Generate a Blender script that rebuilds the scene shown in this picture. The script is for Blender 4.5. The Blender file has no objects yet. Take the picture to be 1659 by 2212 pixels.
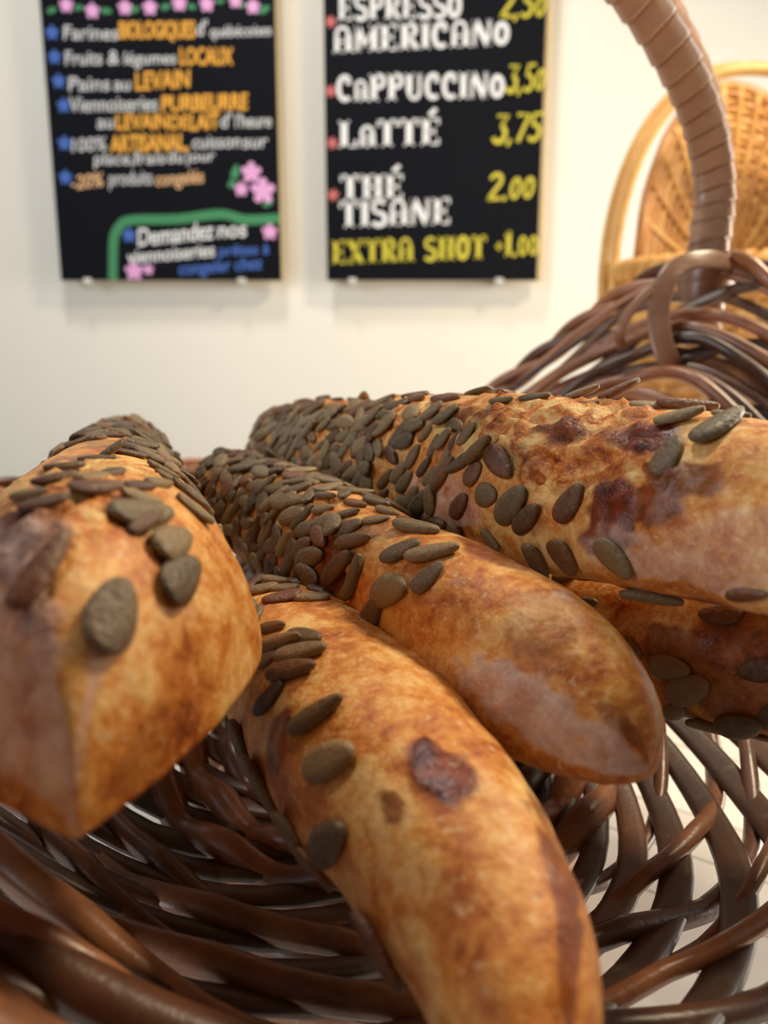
import bpy, bmesh, math, random
import numpy as np
from mathutils import Vector, Matrix, noise as mnoise

random.seed(7)
rng = np.random.default_rng(7)
SC = bpy.context.scene
COL = SC.collection
PI = math.pi

# ------------------------------------------------------------------ camera, world, lights
cam_d = bpy.data.cameras.new('camera')
cam = bpy.data.objects.new('camera', cam_d); COL.objects.link(cam)
cam.location = (0, 0, 0)
cam.rotation_euler = (math.radians(90 - 10.8), 0, 0)
cam_d.sensor_fit = 'VERTICAL'; cam_d.sensor_height = 36.0; cam_d.sensor_width = 27.0
cam_d.lens = 36.0 * 1640 / 2212
cam_d.clip_start = 0.01; cam_d.clip_end = 30
cam_d.dof.use_dof = True; cam_d.dof.focus_distance = 0.235; cam_d.dof.aperture_fstop = 9.6
SC.camera = cam

w = bpy.data.worlds.new('world'); SC.world = w; w.use_nodes = True
bg = w.node_tree.nodes['Background']
bg.inputs[0].default_value = (1.0, 0.95, 0.88, 1); bg.inputs[1].default_value = 0.06

def area(name, loc, target, size, power, color, sy=None):
    l = bpy.data.lights.new(name, 'AREA'); l.energy = power; l.color = color
    l.shape = 'RECTANGLE'; l.size = size; l.size_y = sy or size
    o = bpy.data.objects.new(name, l); COL.objects.link(o); o.location = loc
    o.rotation_euler = (Vector(target) - Vector(loc)).to_track_quat('-Z', 'Y').to_euler()
    return o
area('ceiling_lamp_by_wall', (-0.30, 0.62, 1.62), (-0.05, 1.5, 0.0), 0.28, 14.6, (1.0, 0.94, 0.86))
area('ceiling_lamp_right', (0.75, 0.66, 1.00), (0.1, 0.35, -0.1), 0.28, 17.0, (1.0, 0.82, 0.58))
area('window_left', (-1.5, -0.55, 0.50), (0, 0.7, -0.05), 0.9, 18.5, (0.80, 0.90, 1.0))
area('counter_fill_right', (1.6, 0.75, 0.10), (0.1, 0.35, -0.25), 0.8, 32.0, (1.0, 0.93, 0.82))  # fill light added on the right to brighten the counter seen through the weave

SC.view_settings.view_transform = 'Standard'; SC.view_settings.look = 'None'
SC.view_settings.gamma = 1; SC.view_settings.use_curve_mapping = False
SC.view_settings.exposure = 0.0

# ------------------------------------------------------------------ helpers
def lin(r, g, b):
    f = lambda c: (c/255/12.92) if c/255 <= 0.04045 else ((c/255 + 0.055)/1.055)**2.4
    return (f(r), f(g), f(b), 1)

class NT:
    def __init__(s, name):
        s.m = bpy.data.materials.new(name); s.m.use_nodes = True
        s.t = s.m.node_tree; s.n = s.t.nodes; s.b = s.n['Principled BSDF']
    def node(s, typ, **kw):
        n = s.n.new(typ)
        for k, v in kw.items(): setattr(n, k, v)
        return n
    def link(s, a, b): s.t.links.new(a, b)
    def noise(s, scale, detail=4, rough=0.6, vec=None, dist=0):
        n = s.node('ShaderNodeTexNoise'); n.inputs['Scale'].default_value = scale
        n.inputs['Detail'].default_value = detail; n.inputs['Roughness'].default_value = rough
        n.inputs['Distortion'].default_value = dist
        if vec is not None: s.link(vec, n.inputs['Vector'])
        return n.outputs['Fac']
    def ramp(s, fac, stops):
        r = s.node('ShaderNodeValToRGB'); e = r.color_ramp.elements
        while len(e) < len(stops): e.new(0.5)
        for el, (p, c) in zip(e, stops): el.position = p; el.color = c
        s.link(fac, r.inputs['Fac']); return r.outputs['Color']
    def mix(s, fac, a, b, blend='MIX'):
        m = s.node('ShaderNodeMix', data_type='RGBA', blend_type=blend)
        for sock, v in ((m.inputs[0], fac), (m.inputs[6], a), (m.inputs[7], b)):
            if hasattr(v, 'node'): s.link(v, sock)
            else: sock.default_value = v
        return m.outputs[2]
    def math(s, op, a, b=0.0, clamp=False):
        m = s.node('ShaderNodeMath', operation=op); m.use_clamp = clamp
        for sock, v in ((m.inputs[0], a), (m.inputs[1], b)):
            if hasattr(v, 'node'): s.link(v, sock)
            else: sock.default_value = v
        return m.outputs[0]
    def bump(s, h, strength, dist):
        b = s.node('ShaderNodeBump'); b.inputs['Strength'].default_value = strength
        b.inputs['Distance'].default_value = dist; s.link(h, b.inputs['Height'])
        s.link(b.outputs[0], s.b.inputs['Normal'])
    def obj(s): return s.node('ShaderNodeTexCoord').outputs['Object']
    def set(s, **kw):
        for k, v in kw.items():
            k = k.replace('_', ' ')
            if hasattr(v, 'node'): s.link(v, s.b.inputs[k])
            else: s.b.inputs[k].default_value = v

def plain(name, rgb, rough=0.6):
    t = NT(name); co = t.obj()
    c = t.mix(t.noise(18, 3, 0.6, co), lin(*[x*0.93 for x in rgb]), lin(*rgb))
    t.set(Base_Color=c, Roughness=rough); return t.m

def mesh_obj(name, V, F, mat, parent=None, smooth=True):
    me = bpy.data.meshes.new(name); me.from_pydata([tuple(v) for v in V], [], F); me.update()
    if smooth: me.polygons.foreach_set('use_smooth', [True]*len(me.polygons))
    if mat: me.materials.append(mat)
    o = bpy.data.objects.new(name, me); COL.objects.link(o)
    if parent is not None: o.parent = parent
    return o
def empty(name, loc, label, cat, group=None):
    o = bpy.data.objects.new(name, None); COL.objects.link(o); o.location = loc
    o.empty_display_size = 0.02
    o['label'] = label; o['category'] = cat
    if group: o['group'] = group
    return o
def tag(o, label, cat, group=None):
    o['label'] = label; o['category'] = cat
    if group: o['group'] = group
    return o

def catmull(P, n):
    P = np.array(P, float); m = len(P)
    Q = np.vstack([2*P[0]-P[1], P, 2*P[-1]-P[-2]]); out = []
    for k in range(n):
        x = k/(n-1)*(m-1); i = min(int(x), m-2); t = x - i
        a, b, c, d = Q[i], Q[i+1], Q[i+2], Q[i+3]
        out.append(0.5*((2*b)+(c-a)*t+(2*a-5*b+4*c-d)*t*t+(3*b-a-3*c+d)*t**3))
    return np.array(out)
def unit(a): return a/np.maximum(np.linalg.norm(a, axis=-1, keepdims=True), 1e-12)
def frames(P, up=None, closed=False):
    """tangent, normal, binormal along a polyline; normals follow `up` (array) or are parallel-transported"""
    P = np.asarray(P, float)
    T = unit(np.roll(P, -1, 0) - np.roll(P, 1, 0)) if closed else unit(np.gradient(P, axis=0))
    if up is not None:
        N = up - (up*T).sum(1, keepdims=True)*T; N = unit(N)
    else:
        N = np.zeros_like(P); a = np.array([0, 0, 1.0]) if abs(T[0][2]) < 0.9 else np.array([1.0, 0, 0])
        n = a - a.dot(T[0])*T[0]
        for i in range(len(P)):
            n = n - n.dot(T[i])*T[i]; n = n/np.linalg.norm(n); N[i] = n
    return T, N, np.cross(T, N)
def tube_vf(P, ra, rb=None, seg=10, up=None, closed=False, pw=1.0, base=0):
    """ra along binormal (width), rb along normal (thickness)"""
    P = np.asarray(P, float); n = len(P)
    ra = np.broadcast_to(np.asarray(ra, float), (n,)); rb = ra if rb is None else np.broadcast_to(np.asarray(rb, float), (n,))
    T, N, B = frames(P, up, closed)
    a = np.arange(seg)/seg*2*PI
    ca, sa = np.cos(a), np.sin(a)
    if pw != 1: ca = np.sign(ca)*np.abs(ca)**pw; sa = np.sign(sa)*np.abs(sa)**pw
    V = P[:, None]+ra[:, None, None]*ca[None, :, None]*B[:, None]+rb[:, None, None]*sa[None, :, None]*N[:, None]
    V = V.reshape(-1, 3); F = []
    for i in range(n if closed else n-1):
        i2 = (i+1) % n
        for j in range(seg):
            j2 = (j+1) % seg
            F.append((base+i*seg+j, base+i*seg+j2, base+i2*seg+j2, base+i2*seg+j))
    if not closed:
        F.append(tuple(base+j for j in range(seg))[::-1]); F.append(tuple(base+(n-1)*seg+j for j in range(seg)))
    return V, F
def tube(name, P, ra, mat, parent=None, **k):
    V, F = tube_vf(P, ra, **k); return mesh_obj(name, V, F, mat, parent)
def box_vf(x0, x1, y0, y1, z0, z1):
    V = [(x, y, z) for x in (x0, x1) for y in (y0, y1) for z in (z0, z1)]
    F = [(0, 1, 3, 2), (4, 6, 7, 5), (0, 4, 5, 1), (2, 3, 7, 6), (0, 2, 6, 4), (1, 5, 7, 3)]
    return V, F
def box(name, b, mat, parent=None, bevel=0):
    V, F = box_vf(*b); o = mesh_obj(name, V, F, mat, parent, smooth=False)
    if bevel:
        m = o.modifiers.new('bevel', 'BEVEL'); m.width = bevel; m.segments = 2
    return o

# ------------------------------------------------------------------ setting
def wall_mat():
    t = NT('wall_paint'); co = t.obj()
    c = t.mix(t.noise(1.2, 3, 0.5, co), lin(228, 224, 214), lin(235, 232, 222))
    t.set(Base_Color=c, Roughness=0.75); t.bump(t.noise(220, 4, 0.6, co), 0.08, 0.002); return t.m
def counter_mat():
    t = NT('white_counter'); co = t.obj()
    br = t.node('ShaderNodeTexBrick'); br.offset = 0.5
    mp = t.node('ShaderNodeMapping'); mp.inputs['Rotation'].default_value = (0, 0, 0.62)
    t.link(co, mp.inputs['Vector']); t.link(mp.outputs[0], br.inputs['Vector'])
    br.inputs['Color1'].default_value = lin(244, 242, 236); br.inputs['Color2'].default_value = lin(232, 228, 220)
    br.inputs['Mortar'].default_value = lin(120, 112, 100); br.inputs['Scale'].default_value = 1.0
    br.inputs['Mortar Size'].default_value = 0.0006; br.inputs['Brick Width'].default_value = 6.0; br.inputs['Row Height'].default_value = 0.042
    t.set(Base_Color=br.outputs['Color'], Roughness=0.4); return t.m
WALL = wall_mat()
wl = box('wall_back', (-2.2, 2.2, 1.60, 1.70, -1.1, 1.75), WALL); wl['kind'] = 'structure'
fl = box('floor', (-2.2, 2.2, -2.0, 1.60, -1.16, -1.1), plain('floor_tile', (196, 188, 174), 0.4)); fl['kind'] = 'structure'
COUNTER_Z = -0.265
ct = empty('counter', (0, 0.6, -1.1), 'white plank-topped counter under the brown bread basket', 'counter')
box('worktop', (-1.0, 1.0, -0.85, 0.55, 0.80, 1.1+COUNTER_Z), counter_mat(), ct, 0.004)
box('cabinet_body', (-0.95, 0.95, -0.75, 0.5, 0.0, 0.80), plain('cabinet_white', (225, 220, 210), 0.5), ct, 0.003)

# ------------------------------------------------------------------ chalk boards
def flat_mat(name, rgb, rough=0.7):
    t = NT(name); co = t.obj()
    n = t.noise(90, 3, 0.6, co)
    c = t.mix(n, lin(*[x*0.86 for x in rgb]), lin(*rgb)); t.set(Base_Color=c, Roughness=rough); return t.m
SLATE = None
def slate_mat():
    t = NT('black_board_paint'); co = t.obj()
    c = t.mix(t.noise(5, 4, 0.6, co), lin(9, 11, 17), lin(15, 17, 25)); t.set(Base_Color=c, Roughness=0.65, Specular_IOR_Level=0.10); return t.m
SLATE = slate_mat()
WOOD_PALE = flat_mat('pale_board_edge', (232, 208, 160))
PAINT = {k: flat_mat('paint_'+k, v) for k, v in dict(white=(244, 246, 250), grey=(222, 223, 226), orange=(246, 178, 62), peach=(238, 190, 140),
         yellow=(216, 204, 62), blue=(70, 112, 200), green=(62, 140, 92), pink=(236, 172, 226), red=(206, 110, 112)).items()}
CLIP = plain('clear_clip', (205, 203, 196), 0.25)

def ribbon_vf(P, wd, y, base):
    P = np.array(P, float); n = len(P)
    T = unit(np.gradient(P, axis=0)); N = np.stack([-T[:, 1], T[:, 0]], 1)
    wd = np.broadcast_to(np.asarray(wd, float), (n,))[:, None]/2
    L, R = P+N*wd, P-N*wd
    V = [(a[0], y, a[1]) for a in L]+[(a[0], y, a[1]) for a in R]
    F = [(base+i, base+i+1, base+n+i+1, base+n+i) for i in range(n-1)]
    return V, F
def arc(cx, cy, rx, ry, a0, a1, n=16):
    return [(cx+rx*math.cos(math.radians(a0+(a1-a0)*i/(n-1))), cy+ry*math.sin(math.radians(a0+(a1-a0)*i/(n-1)))) for i in range(n)]
TK, HR = 0.21, 0.085   # thick stem, hairline of the fat serif lettering
def stem(x, y0=0.0, y1=1.0, w=TK, sb=True, st=True):
    s = [([(x, y0), (x, y1)], w)]
    if sb: s.append(([(x-w*0.85, y0+.035), (x+w*0.85, y0+.035)], .07))
    if st: s.append(([(x-w*0.85, y1-.035), (x+w*0.85, y1-.035)], .07))
    return s
GLY = {
 'E': (.70, stem(.20)+[([(.2, .96), (.6, .96)], HR), ([(.2, .04), (.6, .04)], HR), ([(.2, .5), (.48, .5)], HR), ([(.6, 1), (.6, .76)], .07), ([(.6, 0), (.6, .24)], .07), ([(.48, .62), (.48, .38)], .06)]),
 'L': (.66, stem(.20)+[([(.2, .04), (.58, .04)], HR), ([(.58, 0), (.58, .28)], .09)]),
 'T': (.72, stem(.36, st=False)+[([(.04, .95), (.68, .95)], .10), ([(.06, 1), (.06, .74)], .08), ([(.66, 1), (.66, .74)], .08)]),
 'I': (.38, stem(.19)),
 'P': (.68, stem(.20)+[(arc(.36, .73, .22, .23, 110, -110), .15)]),
 'R': (.74, stem(.20)+[(arc(.36, .73, .22, .23, 110, -100), .15), ([(.34, .5), (.64, .03)], .17)]),
 'S': (.62, [(arc(.31, .73, .2, .22, 30, 270), .12)+() if False else (arc(.31, .73, .2, .22, 25, 270), .13), (arc(.31, .27, .22, .23, 90, -155), .17)]),
 'O': (.66, [(arc(.33, .5, .21, .43, 0, 360, 28), .19)]),
 'o': (.60, [(arc(.30, .45, .19, .36, 0, 360, 28), .18)]),
 'C': (.66, [(arc(.36, .5, .24, .43, 50, 310, 24), .17), (arc(.50, .74, .07, .07, 0, 360, 10), .09)]),
 'A': (.74, [(arc(.36, .62, .22, .34, 0, 180, 16), .12)]+stem(.17, 0, .65, .17, st=False)+stem(.58, 0, .65, .21, st=False)+[([(.2, .42), (.58, .42)], .07)]),
 'a': (.60, [(arc(.30, .5, .18, .26, 0, 180, 14), .11)]+stem(.15, 0, .5, .15, st=False)+stem(.46, 0, .5, .19, st=False)+[([(.15, .36), (.46, .36)], .07)]),
 'M': (.92, stem(.16, w=.13)+stem(.74)+[([(.18, .97), (.44, .2)], .16), ([(.44, .2), (.72, .97)], .07)]),
 'N': (.80, stem(.14, w=.10)+stem(.66, w=.10)+[([(.16, .98), (.64, .02)], .22)]),
 'U': (.74, stem(.19, .3, 1, sb=False)+stem(.58, .3, 1, .11, sb=False)+[(arc(.385, .3, .195, .25, 180, 360, 14), .13)]),
 'H': (.80, stem(.20)+stem(.60)+[([(.2, .5), (.6, .5)], HR)]),
 'X': (.76, [([(.14, .97), (.62, .03)], .22), ([(.62, .97), (.14, .03)], .08), ([(.02, .965), (.30, .965)], .07), ([(.48, .965), (.74, .965)], .07), ([(.02, .035), (.28, .035)], .07), ([(.46, .035), (.74, .035)], .07)]),
 'J': (.5, stem(.30, .25, 1, sb=False)+[(arc(.18, .22, .13, .18, 0, -170, 10), .12)]),
 '0': (.50, [(arc(.25, .4, .15, .34, 0, 360, 22), .12)]),
 '1': (.42, stem(.22, st=False)+[([(.22, .97), (.06, .78)], .11)]),
 '2': (.60, [(arc(.28, .72, .2, .22, 170, -30, 14)+[(.10, .06)], .14), ([(.06, .06), (.56, .06)], .12)]),
 '3': (.58, [([(.08, .95), (.5, .95), (.28, .6)], .10), (arc(.26, .3, .22, .27, 85, -160, 16), .16)]),
 '5': (.54, [([(.48, .95), (.16, .95), (.13, .55)], .12), (arc(.24, .3, .2, .26, 110, -150, 16), .14)]),
 '7': (.54, [([(.04, .95), (.5, .95), (.2, 0)], .14)]),
 '.': (.22, [(arc(.1, .06, .05, .05, 0, 360, 8), .09)]), ',': (.24, [([(.14, .12), (.05, -.12)], .12)]),
 '+': (.42, [([(.04, .42), (.36, .42)], .11), ([(.2, .26), (.2, .58)], .11)]), '-': (.36, [([(.04, .45), (.30, .45)], .15)]), ' ': (.42, []),
}
GLY['É'] = (GLY['E'][0], GLY['E'][1]+[([(.30, 1.10), (.52, 1.34)], .15)])
def fat_text(name, s, x0, x1, z0, h, slope, mat, parent, y, skew=0.0):
    """hand-painted fat serif lettering fitted between x0 and x1, baseline z0 rising by slope"""
    tot = sum(GLY[c][0] for c in s); V, F = [], []; x = 0
    for c in s:
        for P, wd in GLY[c][1]:
            P = np.array(P, float)
            if len(P) == 2: P = np.array([P[0]+(P[1]-P[0])*k/3 for k in range(4)])
            P[:, 0] += x; P[:, 0] += skew*P[:, 1]
            sx = (x1-x0)/tot
            # keep stroke width in letter units: scale after ribbon
            v, f = ribbon_vf(P, wd, 0, len(V))
            for a in v:
                X = x0+a[0]*sx; V.append((X, y, z0+a[2]*h+slope*(X-x0)))
            F += f
        x += GLY[c][0]
    return mesh_obj(name, V, F, mat, parent, smooth=False)
def hand_text(name, s, x0, x1, z0, h, slope, mat, parent, y, bold=0.0, shear=0.1):
    cu = bpy.data.curves.new('tmp', 'FONT'); cu.body = s; cu.shear = shear; cu.resolution_u = 4
    o = bpy.data.objects.new('tmp', cu); me = bpy.data.meshes.new_from_object(o)
    n = len(me.vertices); co = np.zeros(n*3); me.vertices.foreach_get('co', co); co = co.reshape(-1, 3)
    mx, Mx = co[:, 0].min(), co[:, 0].max()
    X = x0+(co[:, 0]-mx)/(Mx-mx)*(x1-x0); Z = z0+co[:, 1]/0.7*h+slope*(X-x0)
    co = np.stack([X, np.full(n, y), Z], 1); me.vertices.foreach_set('co', co.ravel()); me.update()
    if bold > 0:      # thick marker: the strokes gone over several times
        f = [tuple(p.vertices) for p in me.polygons]; d = bold*h*0.65; V, F = [], []
        for k, (a, b) in enumerate(((0, 0), (1, 0), (-1, 0), (0, 1), (0, -1), (.7, .7), (-.7, .7), (.7, -.7), (-.7, -.7))):
            F += [tuple(i+len(V) for i in p) for p in f]; V += [(c[0]+a*d, y-k*2e-6, c[2]+b*d) for c in co]
        bpy.data.meshes.remove(me); me = bpy.data.meshes.new(name); me.from_pydata(V, [], F); me.update()
    me.name = name; me.materials.append(mat)
    q = bpy.data.objects.new(name, me); COL.objects.link(q); q.parent = parent
    bpy.data.objects.remove(o); bpy.data.curves.remove(cu); return q
def flower(name, cx, cz, r, mat, parent, y, petals=5, inner=0.45, rot=0.3):
    n = petals*8; V = [(cx, y, cz)]
    for i in range(n):
        a = i/n*2*PI+rot; k = r*(inner+(1-inner)*abs(math.cos(petals*(a-rot)/2))**0.7)
        V.append((cx+k*math.cos(a), y, cz+k*math.sin(a)))
    return mesh_obj(name, V, [(0, i+1, (i+1) % n+1) for i in range(n)], mat, parent, smooth=False)
def leaf(cx, cz, l, wd, a, mat, parent, y):
    V = []
    for i in range(14):
        t = i/14*2*PI; x = l*math.cos(t); z = wd*math.sin(t)*(1-.3*math.cos(t))
        V.append((cx+x*math.cos(a)-z*math.sin(a), y, cz+x*math.sin(a)+z*math.cos(a)))
    return mesh_obj('painted_leaf', V, [tuple(range(14))], mat, parent, smooth=False)

BY = 1.548     # front face of both boards (world y)
def board(x0, x1, z0, z1, label, edge):
    r = empty('chalkboard', ((x0+x1)/2, BY, z0), label, 'chalkboard', 'painted boards on the wall')
    lx = x0-r.location.x, x1-r.location.x
    box('slate_panel', (lx[0], lx[1], 0, 0.012, 0, z1-z0), SLATE, r, 0.0015)
    e = box('wooden_backing', (lx[0]+0.002, lx[1]+edge, 0.012, 0.022, 0.0, z1-z0), WOOD_PALE, r, 0.001); e['label'] = 'pale wooden edge'
    for fx in (0.12, 0.82):
        cx = lx[0]+fx*(lx[1]-lx[0])
        box('mounting_clip', (cx-.008, cx+.008, -0.002, 0.054, -0.007, 0.004), CLIP, r, 0.002)['label'] = 'small clear clip'
    return r
B1 = board(-0.634, -0.202, 0.168, 0.90, 'black board with white and orange handwriting and pink flowers', 0.003)
B2 = board(-0.1115, 0.300, 0.168, 0.90, 'black coffee menu board with fat white letters and yellow prices', 0.013)
hand_text('lettering', 'Farines', -0.1758, -0.0750, 0.4292, 0.0240, -0.008, PAINT['grey'], B1, -0.0008, 0.02)
hand_text('lettering', 'BIOLOGIQUES', -0.0723, 0.0680, 0.4311, 0.0282, 0.006, PAINT['orange'], B1, -0.0008, 0.05)
hand_text('lettering', "d'", 0.0713, 0.0915, 0.4357, 0.0254, 0.028, PAINT['grey'], B1, -0.0008, 0.02)
hand_text('lettering', 'québécoises', 0.0960, 0.2093, 0.4328, 0.0194, 0.030, PAINT['grey'], B1, -0.0008, 0.02)
hand_text('lettering', 'Fruits', -0.1762, -0.1074, 0.3857, 0.0243, 0.012, PAINT['grey'], B1, -0.0008, 0.02)
hand_text('lettering', '&', -0.0965, -0.0761, 0.3866, 0.0243, 0.028, PAINT['grey'], B1, -0.0008, 0.02)
hand_text('lettering', 'légumes', -0.0668, 0.0301, 0.3866, 0.0214, 0.015, PAINT['grey'], B1, -0.0008, 0.02)
hand_text('lettering', 'LOCAUX', 0.0378, 0.1362, 0.3866, 0.0286, 0.000, PAINT['orange'], B1, -0.0008, 0.05)
hand_text('lettering', 'Pains', -0.1734, -0.0964, 0.3411, 0.0246, 0.011, PAINT['grey'], B1, -0.0008, 0.02)
hand_text('lettering', 'au', -0.0885, -0.0571, 0.3420, 0.0234, 0.018, PAINT['grey'], B1, -0.0008, 0.02)
hand_text('lettering', 'LEVAIN', -0.0476, 0.0547, 0.3426, 0.0304, 0.051, PAINT['orange'], B1, -0.0008, 0.05)
hand_text('lettering', 'Viennoiseries', -0.1730, -0.0088, 0.3048, 0.0263, 0.014, PAINT['grey'], B1, -0.0008, 0.02)
hand_text('lettering', 'PUR', -0.0010, 0.0575, 0.3048, 0.0277, 0.040, PAINT['orange'], B1, -0.0008, 0.06)
hand_text('lettering', 'BEURRE', 0.0590, 0.1617, 0.3071, 0.0277, 0.023, PAINT['orange'], B1, -0.0008, 0.06)
hand_text('lettering', 'au', -0.1246, -0.0929, 0.2755, 0.0239, 0.028, PAINT['grey'], B1, -0.0008, 0.02)
hand_text('lettering', 'LEVAIN', -0.0883, 0.0100, 0.2743, 0.0265, 0.012, PAINT['orange'], B1, -0.0008, 0.06)
hand_text('lettering', 'DE', 0.0132, 0.0496, 0.2749, 0.0235, 0.016, PAINT['orange'], B1, -0.0008, 0.06)
hand_text('lettering', 'LAIT', 0.0517, 0.1067, 0.2726, 0.0280, 0.070, PAINT['orange'], B1, -0.0008, 0.06)
hand_text('lettering', "d'", 0.1090, 0.1305, 0.2773, 0.0250, 0.027, PAINT['grey'], B1, -0.0008, 0.02)
hand_text('lettering', "l'heure", 0.1368, 0.2050, 0.2773, 0.0235, 0.017, PAINT['grey'], B1, -0.0008, 0.02)
hand_text('lettering', '100%', -0.1753, -0.1098, 0.2341, 0.0238, 0.059, PAINT['grey'], B1, -0.0008, 0.02)
hand_text('lettering', 'ARTISANAL,', -0.1021, 0.0446, 0.2335, 0.0297, 0.030, PAINT['orange'], B1, -0.0008, 0.06)
hand_text('lettering', 'cuisson', 0.0543, 0.1451, 0.2400, 0.0239, 0.026, PAINT['grey'], B1, -0.0008, 0.02)
hand_text('lettering', 'sur', 0.1498, 0.1976, 0.2409, 0.0240, 0.031, PAINT['grey'], B1, -0.0008, 0.02)
hand_text('lettering', 'place,', -0.1356, -0.0604, 0.2111, 0.0224, 0.020, PAINT['grey'], B1, -0.0008, 0.02)
hand_text('lettering', 'frais', -0.0588, 0.0004, 0.2120, 0.0224, 0.035, PAINT['grey'], B1, -0.0008, 0.02)
hand_text('lettering', 'du', 0.0052, 0.0356, 0.2147, 0.0224, 0.030, PAINT['grey'], B1, -0.0008, 0.02)
hand_text('lettering', 'jour', 0.0404, 0.0964, 0.2162, 0.0194, 0.043, PAINT['grey'], B1, -0.0008, 0.02)
hand_text('lettering', '-20%', -0.1805, -0.1206, 0.1669, 0.0242, 0.111, PAINT['peach'], B1, -0.0008, 0.04)
hand_text('lettering', 'produits', -0.1093, -0.0257, 0.1742, 0.0261, 0.029, PAINT['grey'], B1, -0.0008, 0.01)
hand_text('lettering', 'congelés', -0.0195, 0.0723, 0.1736, 0.0243, 0.066, PAINT['peach'], B1, -0.0008, 0.03)
hand_text('lettering', 'Demandez', -0.0599, 0.0872, 0.0633, 0.0326, 0.095, PAINT['white'], B1, -0.0008, 0.03)
hand_text('lettering', 'nos', 0.0954, 0.1508, 0.0788, 0.0293, 0.045, PAINT['white'], B1, -0.0008, 0.03)
hand_text('lettering', 'viennoiseries', -0.0815, 0.0875, 0.0305, 0.0252, 0.083, PAINT['white'], B1, -0.0008, 0.03)
hand_text('lettering', 'prêtes à', 0.0957, 0.1937, 0.0446, 0.0203, 0.048, PAINT['blue'], B1, -0.0008, 0.03)
hand_text('lettering', 'congeler chez', 0.0172, 0.1798, 0.0095, 0.0236, 0.072, PAINT['blue'], B1, -0.0008, 0.03)
flower('painted_star', -0.1967, 0.4405, 0.0130, PAINT['blue'], B1, -0.0008, 5, 0.3)
flower('painted_star', -0.1953, 0.3994, 0.0131, PAINT['blue'], B1, -0.0008, 5, 0.3)
flower('painted_star', -0.1909, 0.3579, 0.0132, PAINT['blue'], B1, -0.0008, 5, 0.3)
flower('painted_star', -0.1848, 0.3159, 0.0134, PAINT['blue'], B1, -0.0008, 5, 0.3)
flower('painted_star', -0.1884, 0.2498, 0.0136, PAINT['blue'], B1, -0.0008, 5, 0.3)
flower('painted_star', -0.1916, 0.1886, 0.0138, PAINT['blue'], B1, -0.0008, 5, 0.3)
flower('painted_star', -0.0765, 0.0834, 0.0142, PAINT['blue'], B1, -0.0008, 5, 0.3)
flower('painted_flower', -0.1667, 0.4866, 0.0134, PAINT['pink'], B1, -0.0008, 5, 0.5)
flower('painted_flower', -0.1196, 0.4769, 0.0139, PAINT['pink'], B1, -0.0008, 5, 0.5)
flower('painted_flower', -0.0591, 0.4825, 0.0134, PAINT['pink'], B1, -0.0008, 5, 0.5)
flower('painted_flower', -0.0129, 0.4825, 0.0139, PAINT['pink'], B1, -0.0008, 5, 0.5)
flower('painted_flower', 0.0414, 0.4894, 0.0139, PAINT['pink'], B1, -0.0008, 5, 0.5)
flower('painted_flower', 0.0922, 0.4880, 0.0139, PAINT['pink'], B1, -0.0008, 5, 0.5)
flower('painted_flower', 0.1448, 0.4936, 0.0125, PAINT['pink'], B1, -0.0008, 5, 0.5)
flower('painted_flower', 0.1768, 0.4839, 0.0134, PAINT['pink'], B1, -0.0008, 5, 0.5)
flower('painted_flower', 0.1643, 0.1976, 0.0198, PAINT['pink'], B1, -0.0008, 5, 0.5)
flower('painted_flower', 0.1857, 0.1645, 0.0242, PAINT['pink'], B1, -0.0008, 5, 0.5)
flower('painted_flower', 0.1440, 0.1675, 0.0136, PAINT['pink'], B1, -0.0008, 5, 0.5)
flower('painted_flower', 0.1965, 0.0896, 0.0154, PAINT['pink'], B1, -0.0008, 5, 0.5)
flower('painted_flower', -0.0709, 0.0164, 0.0182, PAINT['pink'], B1, -0.0008, 5, 0.5)
flower('painted_flower', -0.0429, 0.0195, 0.0107, PAINT['pink'], B1, -0.0008, 5, 0.5)
leaf(-0.1936, 0.4783, 0.0100, 0.0050, 0.3, PAINT['green'], B1, -0.0006)
leaf(-0.1439, 0.4825, 0.0095, 0.0047, 0.1, PAINT['green'], B1, -0.0006)
leaf(-0.0934, 0.4769, 0.0106, 0.0053, -0.1, PAINT['green'], B1, -0.0006)
leaf(-0.0408, 0.4797, 0.0100, 0.0050, 0.2, PAINT['green'], B1, -0.0006)
leaf(0.0165, 0.4839, 0.0100, 0.0050, 0.2, PAINT['green'], B1, -0.0006)
leaf(0.0643, 0.4839, 0.0089, 0.0045, -0.2, PAINT['green'], B1, -0.0006)
leaf(0.1171, 0.4936, 0.0083, 0.0042, 0, PAINT['green'], B1, -0.0006)
leaf(0.1568, 0.4866, 0.0078, 0.0039, -0.4, PAINT['green'], B1, -0.0006)
leaf(0.1982, 0.4797, 0.0112, 0.0056, 0.5, PAINT['green'], B1, -0.0006)
leaf(0.1339, 0.1976, 0.0150, 0.0075, 1.3, PAINT['green'], B1, -0.0006)
leaf(0.1284, 0.1796, 0.0121, 0.0060, 0.8, PAINT['green'], B1, -0.0006)
leaf(0.1947, 0.1417, 0.0110, 0.0055, 0.3, PAINT['green'], B1, -0.0006)
_P = catmull([(-0.1136, -0.0), (-0.1093, 0.0539), (-0.1049, 0.0819), (-0.0933, 0.1004), (-0.0699, 0.1111), (0.0208, 0.1133), (0.102, 0.1219), (0.1502, 0.112), (0.2159, 0.1142)], 60); _v, _f = ribbon_vf(_P, 0.0178, -0.0007, 0)
mesh_obj('painted_border', _v, _f, PAINT['green'], B1, smooth=False)
fat_text('lettering', 'ESPRESSO', -0.1804, 0.0498, 0.4601, 0.0420, 0.024, PAINT['white'], B2, -0.0008, 0)
fat_text('lettering', 'AMERICANo', -0.1904, 0.1393, 0.4056, 0.0449, 0.043, PAINT['white'], B2, -0.0008, 0)
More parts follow.
